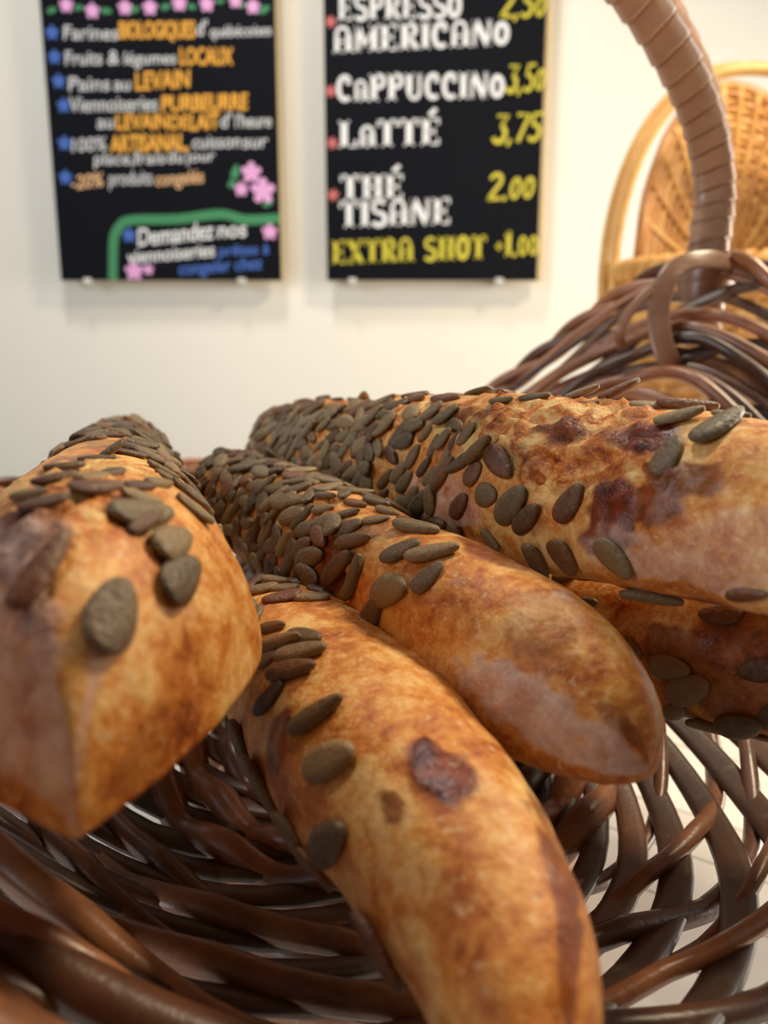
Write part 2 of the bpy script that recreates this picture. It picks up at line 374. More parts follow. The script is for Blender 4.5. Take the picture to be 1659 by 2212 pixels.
fat_text('lettering', 'CaPPUCCINo', -0.1852, 0.1327, 0.3223, 0.0459, 0.021, PAINT['white'], B2, -0.0008, 0)
fat_text('lettering', 'LaTTÉ', -0.1813, 0.0143, 0.2412, 0.0475, 0.030, PAINT['white'], B2, -0.0008, 0)
fat_text('lettering', 'THÉ', -0.1792, -0.0545, 0.1481, 0.0456, 0.010, PAINT['white'], B2, -0.0008, 0)
fat_text('lettering', 'TISANE', -0.1814, 0.0364, 0.0973, 0.0487, 0.031, PAINT['white'], B2, -0.0008, 0)
fat_text('lettering', 'EXTRA SHOT', -0.1968, 0.1054, 0.0296, 0.0439, 0.034, PAINT['yellow'], B2, -0.0008, 0)
fat_text('lettering', '+1.00', 0.1216, 0.2070, 0.0430, 0.0469, 0.037, PAINT['yellow'], B2, -0.0008, 0)
fat_text('lettering', '2,50', 0.1163, 0.2033, 0.4649, 0.0462, 0.026, PAINT['yellow'], B2, -0.0008, 0.15)
fat_text('lettering', '3,50', 0.1324, 0.2058, 0.3377, 0.0478, 0.059, PAINT['yellow'], B2, -0.0008, 0.15)
fat_text('lettering', '3,75', 0.1096, 0.2023, 0.2492, 0.0504, 0.054, PAINT['yellow'], B2, -0.0008, 0.15)
fat_text('lettering', '2.00', 0.1011, 0.1934, 0.1463, 0.0502, 0.049, PAINT['yellow'], B2, -0.0008, 0.15)
flower('painted_star', -0.1928, 0.4587, 0.0107, PAINT['red'], B2, -0.0008, 6, 0.35)
flower('painted_star', -0.1944, 0.3406, 0.0110, PAINT['red'], B2, -0.0008, 6, 0.35)
flower('painted_star', -0.1924, 0.2498, 0.0113, PAINT['red'], B2, -0.0008, 6, 0.35)
flower('painted_star', -0.1919, 0.1569, 0.0115, PAINT['red'], B2, -0.0008, 6, 0.35)


# ------------------------------------------------------------------ willow materials
def wicker_mat(name, c0, c1, c2, rough=0.38, dust=0.25, coat=0.25):
    t = NT(name); co = t.obj(); info = t.node('ShaderNodeObjectInfo')
    f = t.math('ADD', t.math('MULTIPLY', info.outputs['Random'], 0.45), t.math('MULTIPLY', t.noise(26, 5, 0.65, co, 0.6), 0.75))
    c = t.ramp(f, [(0.25, lin(*c0)), (0.55, lin(*c1)), (0.85, lin(*c2))])
    d = t.ramp(t.noise(45, 5, 0.7, co), [(0.56, (0, 0, 0, 1)), (0.72, (1, 1, 1, 1))])
    c = t.mix(t.math('MULTIPLY', d, dust), c, lin(176, 160, 150))
    t.set(Base_Color=c, Roughness=t.math('ADD', t.math('MULTIPLY', d, 0.25), rough), Coat_Weight=coat, Coat_Roughness=0.3)
    t.bump(t.noise(420, 3, 0.6, co), 0.25, 0.0008); return t.m
ROD = wicker_mat('brown_willow', (46, 29, 20), (102, 62, 38), (170, 112, 72), 0.36, 0.14)
STAKE = wicker_mat('brown_willow_stake', (36, 24, 16), (68, 44, 28), (104, 66, 38), 0.45)
STRAP = wicker_mat('brown_strap', (128, 92, 68), (152, 112, 86), (176, 136, 106), 0.34, 0.06, 0.3)

# ------------------------------------------------------------------ brown bread basket
BC = np.array([0.0, 0.33]); HAZ = math.radians(44)
def sstep(x): x = np.clip(x, 0, 1); return x*x*(3-2*x)
def hump(az):
    out = 0
    for h0, amp in ((HAZ, 0.147), (HAZ+PI, 0.150)):
        d = np.abs((az-h0+PI) % (2*PI)-PI); out = out+amp*np.exp(-0.5*(d/math.radians(21))**2)
    return out
def Rim(az): return 0.298+0.010*np.cos(2*(az-HAZ))
def bowl(az, tau):
    """surface point of the basket: azimuth, tau 0 = foot of the wall, 1 = rim"""
    az = np.asarray(az, float); tau = np.asarray(tau, float)
    r = 0.11+(Rim(az)-0.11)*tau
    x = BC[0]+r*np.cos(az); y = BC[1]+r*np.sin(az)
    zf = -0.172+0.075*sstep((y-0.24)/0.26)
    zr = -0.090+0.012*sstep((y-0.24)/0.3)+hump(az)
    g = np.sign(tau)*np.abs(tau)**1.5
    z = zf+(zr-zf)*np.where(tau > 0, g, 0)
    return np.stack([x, y, z], -1)
def bowl_n(az, tau):
    e = 1e-3
    a = bowl(az+e, tau)-bowl(az-e, tau); b = bowl(az, tau+e)-bowl(az, tau-e)
    n = unit(np.cross(a, b)); return np.where(n[..., 2:3] < 0, -n, n)
NST = 24; LEAN = 2.0
def lean(tau): return -LEAN*np.log((0.11+0.19*np.maximum(tau, -0.45))/0.11)
bk = empty('bread_basket', (0, 0.33, COUNTER_Z), 'large dark brown willow basket with tall strap-wrapped handle, holding the seeded loaves', 'basket')
OFF = np.array([0, 0.33, COUNTER_Z])
NR = 14
for k in range(NR):
    tau = ((k+0.6)/NR)**(1/1.22)
    r0 = 0.11+0.19*tau; n = 520
    az = np.linspace(0, 2*PI, n, endpoint=False)
    wob = 0.010*np.sin(2*az+k*1.7)+0.008*np.sin(5*az+k*2.9)+0.006*np.sin(9*az+k)
    ta = np.full(n, tau)+wob*(0.6+tau*0.4)
    P = bowl(az, ta); N = bowl_n(az, ta)
    ph = NST/4*(az-lean(ta))+k*PI/2
    P = P+N*(0.0034*np.clip(1.5*np.cos(ph), -1, 1))[:, None]
    rad = 0.0029+0.0005*np.sin(3*az+k*2.2)+0.0003*rng.normal()
    dn = np.abs((az-math.radians(238)+PI) % (2*PI)-PI)
    rad = rad*(1+0.10*(r0 > 0.2))*(1+0.55*np.exp(-0.5*(dn/0.55)**2))   # thicker rods on the near left side
    tube('weaving_rod', P-OFF, rad*1.15, ROD, bk, rb=rad, up=N, closed=True, seg=9)
for k in range(6):        # floor rings
    n = 160; az = np.linspace(0, 2*PI, n, endpoint=False); ta = np.full(n, (0.030+0.0145*k-0.11)/0.19)
    P = bowl(az, ta)+np.array([0, 0, 1])*(0.003*np.cos(13*az+k*PI))[:, None]
    tube('weaving_rod', P-OFF, 0.0062, ROD, bk, closed=True, seg=7)
for j in range(NST):
    n = 46; ta = np.linspace(-0.25, 1.0, n); az = 2*PI*j/NST+lean(ta)+rng.normal()*0.012
    P = bowl(az, ta); N = bowl_n(az, ta)
    wd = 0.0054*(0.75+0.25*sstep((ta+0.25)/0.5))*(0.9+0.25*rng.random())
    tube('stake', P-OFF, wd, STAKE, bk, rb=0.0022, up=N, seg=10, pw=0.75)
for k in range(3):        # twisted rim
    n = 620; az = np.linspace(0, 2*PI, n, endpoint=False); ta = np.full(n, 1.0)
    P = bowl(az, ta); N = bowl_n(az, ta); B = unit(np.cross(np.roll(P, -1, 0)-np.roll(P, 1, 0), N))
    ph = 22*az+k*2*PI/3
    P = P+N*(0.0052*np.cos(ph))[:, None]+B*(0.0052*np.sin(ph))[:, None]
    tube('rim_rod', P-OFF, 0.0046, ROD, bk, closed=True, seg=9)
# extra rods that fan out below the handle on both humps
for h0 in (HAZ, HAZ+PI):
    for k in range(7):
        n = 90; s = np.linspace(-1, 1, n)
        span = math.radians(30+6*(k % 3)); az = h0+s*span+rng.normal()*0.05
        base = 0.62+0.038*k; tilt = 0.10*rng.normal()
        ta = base+tilt*s-0.12*s*s+0.012*np.sin(6*s+k)
        ta = np.minimum(ta, 1.02)
        P = bowl(az, ta); N = bowl_n(az, ta)
        P = P+N*((0.006 if k % 2 else -0.006)*(1-0.3*s*s)+0.002*np.cos(14*s+k))[:, None]
        rad = 0.0042*(1-0.35*np.abs(s)**3)
        tube('border_rod', P-OFF, rad, ROD, bk, up=N, seg=9)
n = 200; az = np.linspace(0, 2*PI, n, endpoint=False)
for k in range(7):      # woven foot under the bowl
    P = np.stack([0.085*np.cos(az), 0.085*np.sin(az), 0.0065+0.0128*k+0.002*np.cos(10*az+k*PI)], 1)
    tube('foot_rod', P, 0.0065, ROD, bk, closed=True, seg=9)

# handle: an arch over the basket, wrapped in flat strap
hd = 0.309
prof = [(-hd*1.0, 0.015), (-hd*1.0, 0.075), (-0.312, 0.115), (-0.292, 0.152), (-0.255, 0.180), (-0.200, 0.203), (-0.138, 0.215), (-0.05, 0.222)]
prof = prof+[(-a, b) for a, b in prof[::-1]]
hp = np.array([(a*math.cos(HAZ), 0.33+a*math.sin(HAZ), b) for a, b in prof])
NW = 46; per = 26
n = NW*per
HP = catmull(hp, n)
T_, N_, B_ = frames(HP, np.tile(np.array([-math.sin(HAZ), math.cos(HAZ), 0.0]), (n, 1)))
seg = 40; V = []
ang = np.arange(seg)/seg*2*PI
for i in range(n):
    for a in ang:
        # section: rounded square turned on its corner, gives two broad facets with a ridge
        q = 4.0; c, s_ = math.cos(a+1.15), math.sin(a+1.15)
        rr = 0.0132/(abs(c)**q+abs(s_)**q)**(1/q)
        x = (i/per+a/(2*PI)*1.0+0.06*math.sin(a*2)) % 1.0
        band = 0.0016*(x-0.5)-(0.0022*math.exp(-((x-0.0)/0.04)**2)+0.0016*math.exp(-((1-x)/0.02)**2))
        rr += band
        V.append(HP[i]+rr*(math.cos(a)*B_[i]*1.02+math.sin(a)*N_[i]))
F = [(i*seg+j, i*seg+(j+1) % seg, (i+1)*seg+(j+1) % seg, (i+1)*seg+j) for i in range(n-1) for j in range(seg)]
hnd = tube('handle', HP-OFF, 0.0105, ROD, bk, seg=12); hnd['label'] = 'tall arched handle'
wr = mesh_obj('strap_wrapping', np.array(V)-OFF, F, STRAP, hnd)
# strap loops that bind the handle to the wall
def strap(name, P, wd, th, up, n=60):
    Q = catmull(P, n); U = np.tile(np.array(up, float), (n, 1)) if np.ndim(up) == 1 else catmull(up, n)
    return tube(name, Q-OFF, wd, STRAP, bk, rb=th, up=U, seg=12, pw=0.6)
def pt(az_deg, rr, z):
    a = math.radians(az_deg); return (rr*math.cos(a), 0.33+rr*math.sin(a), z)
s_ = strap('binding_strap', [(0.2421, 0.5429, 0.0604), (0.2252, 0.522, 0.068), (0.2048, 0.5119, 0.0684), (0.1878, 0.5078, 0.0628), (0.1788, 0.5035, 0.0509), (0.1745, 0.498, 0.0327), (0.1758, 0.4916, 0.0153), (0.1816, 0.4891, 0.0023), (0.1951, 0.4961, -0.0038), (0.208, 0.5137, -0.0021)], 0.0068, 0.0011, (-0.35, -0.9, 0.35)); s_['label'] = 'flat strap looped down from the handle foot'
s_ = strap('binding_strap', [(0.191, 0.5092, 0.0595), (0.1709, 0.505, 0.0482), (0.1569, 0.5022, 0.0336), (0.1513, 0.5009, 0.0214), (0.1565, 0.5083, 0.0123)], 0.0034, 0.0010, (-0.35, -0.9, 0.35)); s_['label'] = 'narrow strap loop beside the handle foot'
a_ = np.linspace(0, 2*PI*2.2, 120); q_ = 0.0175
cx_, cy_ = hd*math.cos(HAZ), 0.33+hd*math.sin(HAZ)
P = np.stack([cx_+q_*np.cos(a_), cy_+q_*np.sin(a_), 0.048+0.024*a_/a_[-1]+0.004*np.cos(a_-0.8)], 1)
U = np.stack([np.cos(a_), np.sin(a_), 0*a_], 1)
tube('binding_strap', P-OFF, 0.0072, STRAP, bk, rb=0.0012, up=U, seg=12, pw=0.6)

# ------------------------------------------------------------------ pale basket in the background
HONEY = wicker_mat('honey_willow', (150, 94, 38), (196, 138, 64), (228, 178, 100), 0.45, 0.0, 0.1)
XB, YB, ZR = 0.438, 1.0, 0.112
pb = empty('tall_basket', (XB, YB, COUNTER_Z), 'honey-coloured wicker basket with high fan-shaped back and hoop handle, behind the brown basket', 'basket')
NS = 26
for k in range(34):
    t_ = k/33; z = 0.008+t_*(ZR-COUNTER_Z-0.016); sx = 0.112+0.03*t_**0.8
    a_ = np.linspace(0, 2*PI, 208, endpoint=False); q = 1+0.016*np.cos(NS/2*a_+k*PI)
    P = np.stack([sx*q*np.cos(a_), 0.78*sx*q*np.sin(a_), np.full(208, z)], 1)
    tube('weaving_rod', P, 0.0060, HONEY, pb, rb=0.0045, up=np.stack([np.cos(a_), np.sin(a_), 0*a_], 1), closed=True, seg=8)
for j in range(NS):
    a = 2*PI*j/NS; t_ = np.linspace(0, 1, 12); sx = 0.112+0.03*t_**0.8
    tube('stake', np.stack([sx*math.cos(a), 0.78*sx*math.sin(a), 0.004+t_*(ZR-COUNTER_Z-0.004)], 1), 0.0042, HONEY, pb, seg=7)
for k in range(2):
    a_ = np.linspace(0, 2*PI, 260, endpoint=False); ph = 24*a_+k*PI; sx = 0.146+0.006*np.cos(ph)
    tube('rim_rod', np.stack([sx*np.cos(a_), 0.78*sx*np.sin(a_), ZR-COUNTER_Z+0.004+0.007*np.sin(ph)], 1), 0.0075, HONEY, pb, closed=True, seg=8)
def fan(a, s):      # high back rising from the rear half of the rim, bowed forward at its foot
    return np.stack([0.014+0.128*s*np.cos(a)*(1-0.08*s*np.sin(a)), 0.055*np.sqrt(np.maximum(1-(s*np.cos(a))**2, 0.02))+0.02*s*np.sin(a), ZR-COUNTER_Z+0.246*s*np.sin(a)], -1)
for k in range(24):
    s = 0.08+0.92*k/23; a_ = np.linspace(0, PI, 120)
    P = fan(a_, np.full(120, s)); P[:, 1] += 0.0016*np.cos(15*a_+k*PI)
    tube('back_rod', P, 0.0056 if k < 23 else 0.009, HONEY, pb, rb=0.0042, up=np.tile([0, 1.0, 0], (120, 1)), seg=8)
for j in range(16):
    a = PI*(j+0.5)/16; s = np.linspace(0.06, 1, 16)
    tube('back_rib', fan(np.full(16, a), s)-np.array([0, 0.003, 0]), 0.0046, HONEY, pb, seg=7)
for k in range(2):
    a_ = np.linspace(-0.25, PI+0.25, 90); rx, rz = 0.151+0.009*k, 0.236+0.009*k
    P = np.stack([rx*np.sign(np.cos(a_))*np.abs(np.cos(a_))**0.85, np.full(90, -0.012+0.014*k), ZR-COUNTER_Z+rz*np.where(np.sin(a_) > 0, np.sin(a_), np.sin(a_)*1.2)], 1)
    h_ = tube('hoop_handle', P, 0.0062, HONEY, pb, seg=9)


# ------------------------------------------------------------------ loaves
def crust_mat():
    t = NT('baked_crust'); co = t.obj()
    at = t.node('ShaderNodeAttribute', attribute_name='bake'); sp = t.node('ShaderNodeSeparateColor'); t.link(at.outputs['Color'], sp.inputs[0])
    scorch, crumb, flour = sp.outputs[0], sp.outputs[1], sp.outputs[2]
    big = t.noise(38, 5, 0.6, co, 0.4); mid = t.noise(150, 5, 0.65, co, 0.5); fine = t.noise(700, 3, 0.6, co)
    grain = t.noise(430, 4, 0.7, co)
    f = t.math('ADD', t.math('ADD', t.math('MULTIPLY', big, 0.50), t.math('MULTIPLY', mid, 0.34)), t.math('MULTIPLY', grain, 0.24))
    c = t.ramp(f, [(0.36, lin(118, 56, 18)), (0.455, lin(182, 100, 36)), (0.535, lin(218, 146, 66)), (0.64, lin(243, 202, 130))])
    flour = t.math('MULTIPLY', flour, t.math('SUBTRACT', t.math('MULTIPLY', t.noise(210, 4, 0.7, co), 3.4), 0.72, True), True)
    # small flour blisters
    bl = t.ramp(t.noise(520, 2, 0.5, co), [(0.62, (0, 0, 0, 1)), (0.70, (1, 1, 1, 1))])
    c = t.mix(t.math('MULTIPLY', bl, 0.5), c, lin(236, 206, 160))
    cr = t.ramp(t.math('ADD', t.math('MULTIPLY', mid, 0.7), t.math('MULTIPLY', big, 0.3)), [(0.38, lin(126, 50, 14)), (0.48, lin(208, 122, 42)), (0.60, lin(244, 208, 134))])
    c = t.mix(crumb, c, cr)
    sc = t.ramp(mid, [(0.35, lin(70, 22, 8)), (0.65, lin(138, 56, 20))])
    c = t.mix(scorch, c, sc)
    c = t.mix(flour, c, t.ramp(mid, [(0.35, lin(196, 160, 140)), (0.65, lin(230, 212, 200))]))
    t.set(Base_Color=c, Specular_IOR_Level=0.45)
    r = t.math('ADD', t.math('MULTIPLY', mid, 0.3), 0.34)
    r = t.math('SUBTRACT', r, t.math('MULTIPLY', scorch, 0.15)); r = t.math('ADD', r, t.math('MULTIPLY', flour, 0.25), True)
    t.set(Roughness=r, Subsurface_Weight=0.0)
    t.bump(t.math('ADD', t.math('MULTIPLY', mid, 0.5), t.math('MULTIPLY', fine, t.math('ADD', t.math('MULTIPLY', crumb, 1.2), 0.35))), 0.55, 0.0014)
    return t.m
CRUST = crust_mat()
def seed_mat():
    t = NT('pumpkin_seed_skin'); co = t.obj(); info = t.node('ShaderNodeObjectInfo'); at = t.node('ShaderNodeAttribute', attribute_name='tone')
    r = t.math('FRACT', t.math('ADD', info.outputs['Random'], at.outputs['Fac']))
    c = t.ramp(r, [(0.0, lin(74, 56, 36)), (0.18, lin(118, 96, 62)), (0.38, lin(146, 120, 82)), (0.55, lin(94, 80, 56)), (0.70, lin(126, 74, 42)), (0.85, lin(74, 44, 30)), (1.0, lin(130, 108, 74))])
    n = t.noise(3.2, 5, 0.7, co)
    c = t.mix(t.math('MULTIPLY', t.ramp(n, [(0.45, (0, 0, 0, 1)), (0.75, (1, 1, 1, 1))]), 0.4), c, lin(160, 142, 104))
    t.set(Base_Color=c, Roughness=0.42, Specular_IOR_Level=0.5)
    t.bump(t.noise(9, 4, 0.6, co), 0.25, 0.02); return t.m
SEEDM = seed_mat()

def seed_template(kind):
    """pumpkin seed of unit length along x, pointed at +x, flat along z"""
    nu, nv = 15, 16; V = []; k = [(.60, .24, .6), (.52, .23, .7), (.64, .24, .5), (.44, .26, .8)][kind]
    for i in range(nu):
        u = i/(nu-1); x = -0.5*math.cos(PI*u)
        wv = k[0]/2*max(math.sin(PI*u), 0)**0.85*(1-0.38*k[2]*2*x)   # narrower towards the point
        h = k[1]/2*max(math.sin(PI*u), 0)**0.6
        for j in range(nv):
            a = j/nv*2*PI; c, s = math.cos(a), math.sin(a)
            z = h*math.copysign(abs(s)**1.15, s)*(1-0.12*math.cos(2*a)**8)+0.05*(x*x*2-0.2)
            V.append((x, wv*c, z+0.03*x*(kind-1.5)))
    F = [(i*nv+j, i*nv+(j+1) % nv, (i+1)*nv+(j+1) % nv, (i+1)*nv+j) for i in range(nu-1) for j in range(nv)]
    F += [tuple(range(nv))[::-1], tuple((nu-1)*nv+j for j in range(nv))]
    return V, F
ST = [seed_template(k) for k in range(4)]
def seed_mesh(k):
    me = bpy.data.meshes.new('pumpkin_seed'); me.from_pydata(ST[k][0], [], ST[k][1]); me.update()
    me.polygons.foreach_set('use_smooth', [True]*len(me.polygons)); me.materials.append(SEEDM); return me
SEED_ME = [seed_mesh(k) for k in range(4)]

def gauss(u, v, uc, vc, su, sv):
    dv = np.abs((v-vc+PI) % (2*PI)-PI)
    return np.exp(-0.5*(((u-uc)/su)**2+(dv/sv)**2))

class Loaf:
    NU, NV = 300, 150
    def __init__(s, spine, W, H, n0=(0.2, 2.0, 0.5), n1=(0.12, 2.0, 0.5), roll=0.0, seed=0, lift=0.25, wp=None, hbk=0.34, be=0.62, n0h=None):
        s.n0h = n0h
        s.wp = wp or [1, 1, 1, 1]; s.hbk, s.be = hbk, be
        s.P = np.array(spine, float); s.C = catmull(s.P, 200)
        s.W, s.H, s.n0, s.n1, s.roll, s.sd, s.lift = W, H, n0, n1, roll, seed, lift
        d = np.r_[0, np.cumsum(np.linalg.norm(np.diff(s.C, axis=0), axis=1))]; s.L = d[-1]; s.d = d/d[-1]
    def center(s, u): return np.stack([np.interp(u, s.d, s.C[:, k]) for k in range(3)], -1)
    def taper(s, u, h=False):
        a = np.clip(u/s.n0[0], 0, 1); b = np.clip((1-u)/s.n1[0], 0, 1)
        if h and s.n0h:
            a = np.clip(u/s.n0h[0], 0, 1); return np.maximum(1-(1-a)**s.n0h[1], 0)**s.n0h[2]*np.maximum(1-(1-b)**s.n1[1], 0)**s.n1[2]
        return np.maximum(1-(1-a)**s.n0[1], 0)**s.n0[2]*np.maximum(1-(1-b)**s.n1[1], 0)**s.n1[2]
    def surf(s, u, v):
        u = np.asarray(u, float); v = np.asarray(v, float)
        c = s.center(u); T = unit(s.center(np.clip(u+.02, 0, 1))-s.center(np.clip(u-.02, 0, 1)))
        S = unit(np.cross(T, np.array([0, 0, 1.0]))); Z = np.cross(S, T)
        if s.roll:
            cr, sr = math.cos(s.roll), math.sin(s.roll); S, Z = S*cr+Z*sr, Z*cr-S*sr
        f = s.taper(u); W = s.W*f*np.interp(u, [0, .35, .6, 1], s.wp); H = s.H*s.taper(u, True)**0.75
        hb = s.hbk*H; co, si = np.cos(v), np.sin(v)
        x = W*np.sign(co)*np.abs(co)**np.where(si > 0, 0.92, s.be)
        z = np.where(si > 0, hb+(H-hb)*np.abs(si)**0.95, hb-hb*np.abs(si)**0.75)
        return c+S*x[..., None]+Z*(z+s.lift*s.H*(1-f))[..., None]
    def build(s, label, spots, group='pumpkin seed loaves'):
        o = s.C[0]*0.5+s.C[-1]*0.5; s.O = o
        s.root = empty('seeded_loaf', tuple(o), label, 'bread', group)
        U = (1-np.cos(np.linspace(0, PI, s.NU)))/2; U = 0.65*U+0.35*np.linspace(0, 1, s.NU); U[0] = 0.0002; U[-1] = 0.9998
        A = np.linspace(0, 2*PI, s.NV, endpoint=False)
        u, v = np.meshgrid(U, A, indexing='ij'); P = s.surf(u, v); s.U, s.A = U, A
        N = np.cross(np.gradient(P, axis=1), np.gradient(P, axis=0)); N = unit(N)
        cen = P.mean(1, keepdims=True); sg = np.sign(((P-cen)*N).sum(-1)); N = N*np.where(sg.sum() < 0, -1, 1)
        flat = P.reshape(-1, 3)
        def nz(sc, off=0):
            return np.array([mnoise.noise(Vector(p*sc+off)) for p in flat]).reshape(u.shape)
        n1, n2, n3 = nz(24, s.sd), nz(75, s.sd+9), nz(230, s.sd+4)
        ax = unit(s.C[-1]-s.C[0]); fl2 = flat-0.62*(flat@ax)[:, None]*ax+0.004*np.sin(flat[:, [1, 2, 0]]*160)
        an = lambda sc, off: np.array([mnoise.noise(Vector(p*sc+off)) for p in fl2]).reshape(u.shape)
        n4 = np.abs(an(150, s.sd+20)); n5 = np.abs(an(380, s.sd+31))
        M = np.zeros(u.shape+(3,))
        for ch, uc, vc, su, sv, st, thr in spots:
            g = gauss(u, v, uc, vc, su, sv)
            m = np.clip((g*(1.25)+0.45*n2+0.28*n3-thr)/0.16, 0, 1)*st
            M[..., ch] = np.maximum(M[..., ch], m)
        cr = M[..., 1]
        D = 0.0016*n1+0.0007*n2+0.00018*n3
        D = D+cr*(0.0050*(0.38-n4)+0.0026*(0.35-n5)+0.0006*n3-0.0010)
        D = D+M[..., 0]*(0.0007*n3+0.0001)
        D *= np.clip(s.taper(u)*1.4, 0, 1)
        P = P+N*D[..., None]
        s.Pg, s.Ng = P, N
        nu, nv = u.shape
        idx = np.arange(nu*nv).reshape(nu, nv)
        q = np.stack([idx[:-1], np.roll(idx, -1, 1)[:-1], np.roll(idx, -1, 1)[1:], idx[1:]], -1).reshape(-1, 4)
        F = [tuple(x) for x in q.tolist()]+[tuple(idx[0].tolist())[::-1], tuple(idx[-1].tolist())]
        ob = mesh_obj('crust', P.reshape(-1, 3)-o, F, CRUST, s.root); s.crust = ob
        bm = bmesh.new(); bm.from_mesh(ob.data); bmesh.ops.recalc_face_normals(bm, faces=bm.faces); bm.to_mesh(ob.data); bm.free()
        at = ob.data.attributes.new('bake', 'FLOAT_COLOR', 'POINT')
        at.data.foreach_set('color', np.concatenate([M.reshape(-1, 3), np.ones((nu*nv, 1))], 1).ravel())
        return s
    def at(s, u, v):
        fi = np.interp(u, s.U, np.arange(s.NU)); fj = (v % (2*PI))/(2*PI)*s.NV
        i = min(int(fi), s.NU-2); j = int(fj) % s.NV; a, b = fi-i, fj-int(fj); j2 = (j+1) % s.NV
        g = lambda G: (1-a)*((1-b)*G[i, j]+b*G[i, j2])+a*((1-b)*G[i+1, j]+b*G[i+1, j2])
        t = s.Pg[i+1, j]-s.Pg[i, j]
        n = unit(g(s.Ng)); t = unit(t-t.dot(n)*n); return g(s.Pg), n, t, np.cross(n, t)
    def seed_matrix(s, u, v, rot, ln, wd=1.0, lean_=0.0, sink=0.05):
        p, n, t, b = s.at(u, v)
        x = t*math.cos(rot)+b*math.sin(rot)
        if lean_: x = unit(x*math.cos(lean_)+n*math.sin(lean_)); p = p+n*abs(math.sin(lean_))*ln*0.4
        y = unit(np.cross(n, x)); z = np.cross(x, y)
        p = p+n*ln*sink-s.O
        return np.stack([x*ln, y*ln*wd, z*ln], 1), p
    def seeds(s, fixed, rand, keep=100):
        allv = [(u, v, r, l, wd, ln, sk) for u, v, r, l, wd, ln, sk in fixed]
        nfix = len(allv); pts = [s.at(a[0], a[1])[0] for a in allv]
        R = random.Random(s.sd+3); cand = []
        for (u0, u1, v0, v1, dens, dmin) in rand:
            n = int(dens)
            for _ in range(n*6):
                if n <= 0: break
                u, v = R.uniform(u0, u1), R.uniform(v0, v1)
                p = s.at(u, v)[0]
                if all((p-q).dot(p-q) > dmin*dmin for q in pts):
                    pts.append(p); n -= 1
                    cand.append((u, v, R.gauss(0.3, 0.75)+(PI if R.random() < .5 else 0), R.uniform(0.0105, 0.0142), R.uniform(.85, 1.12), R.choice([0, 0, 0, R.uniform(-.25, .25)]), R.uniform(0.02, 0.07)))
        def score(c):
            p, n, _, _ = s.at(c[0], c[1]); d = np.linalg.norm(p); return max(0.02, -(n.dot(p))/d)/d**2
        cand.sort(key=score, reverse=True)
        allv += cand; vs, fs, tn = [], [], []
        for q, a in enumerate(allv):
            A, p = s.seed_matrix(*a)
            kind = (q*7+s.sd) % 4
            if q < keep:
                o = bpy.data.objects.new('pumpkin_seed', SEED_ME[kind]); COL.objects.link(o); o.parent = s.root
                Mx = Matrix([list(A[i])+[p[i]] for i in range(3)]+[[0, 0, 0, 1]]); o.matrix_local = Mx
            else:
                b0 = len(vs); X = np.array(ST[kind][0])@A.T+p
                vs += X.tolist(); fs += [tuple(b0+i for i in f) for f in ST[kind][1]]; tn += [R.random()]*len(X)
        if vs:
            o = mesh_obj('pumpkin_seeds', vs, fs, SEEDM, s.root); o['kind'] = 'stuff'
            at = o.data.attributes.new('tone', 'FLOAT', 'POINT'); at.data.foreach_set('value', tn)
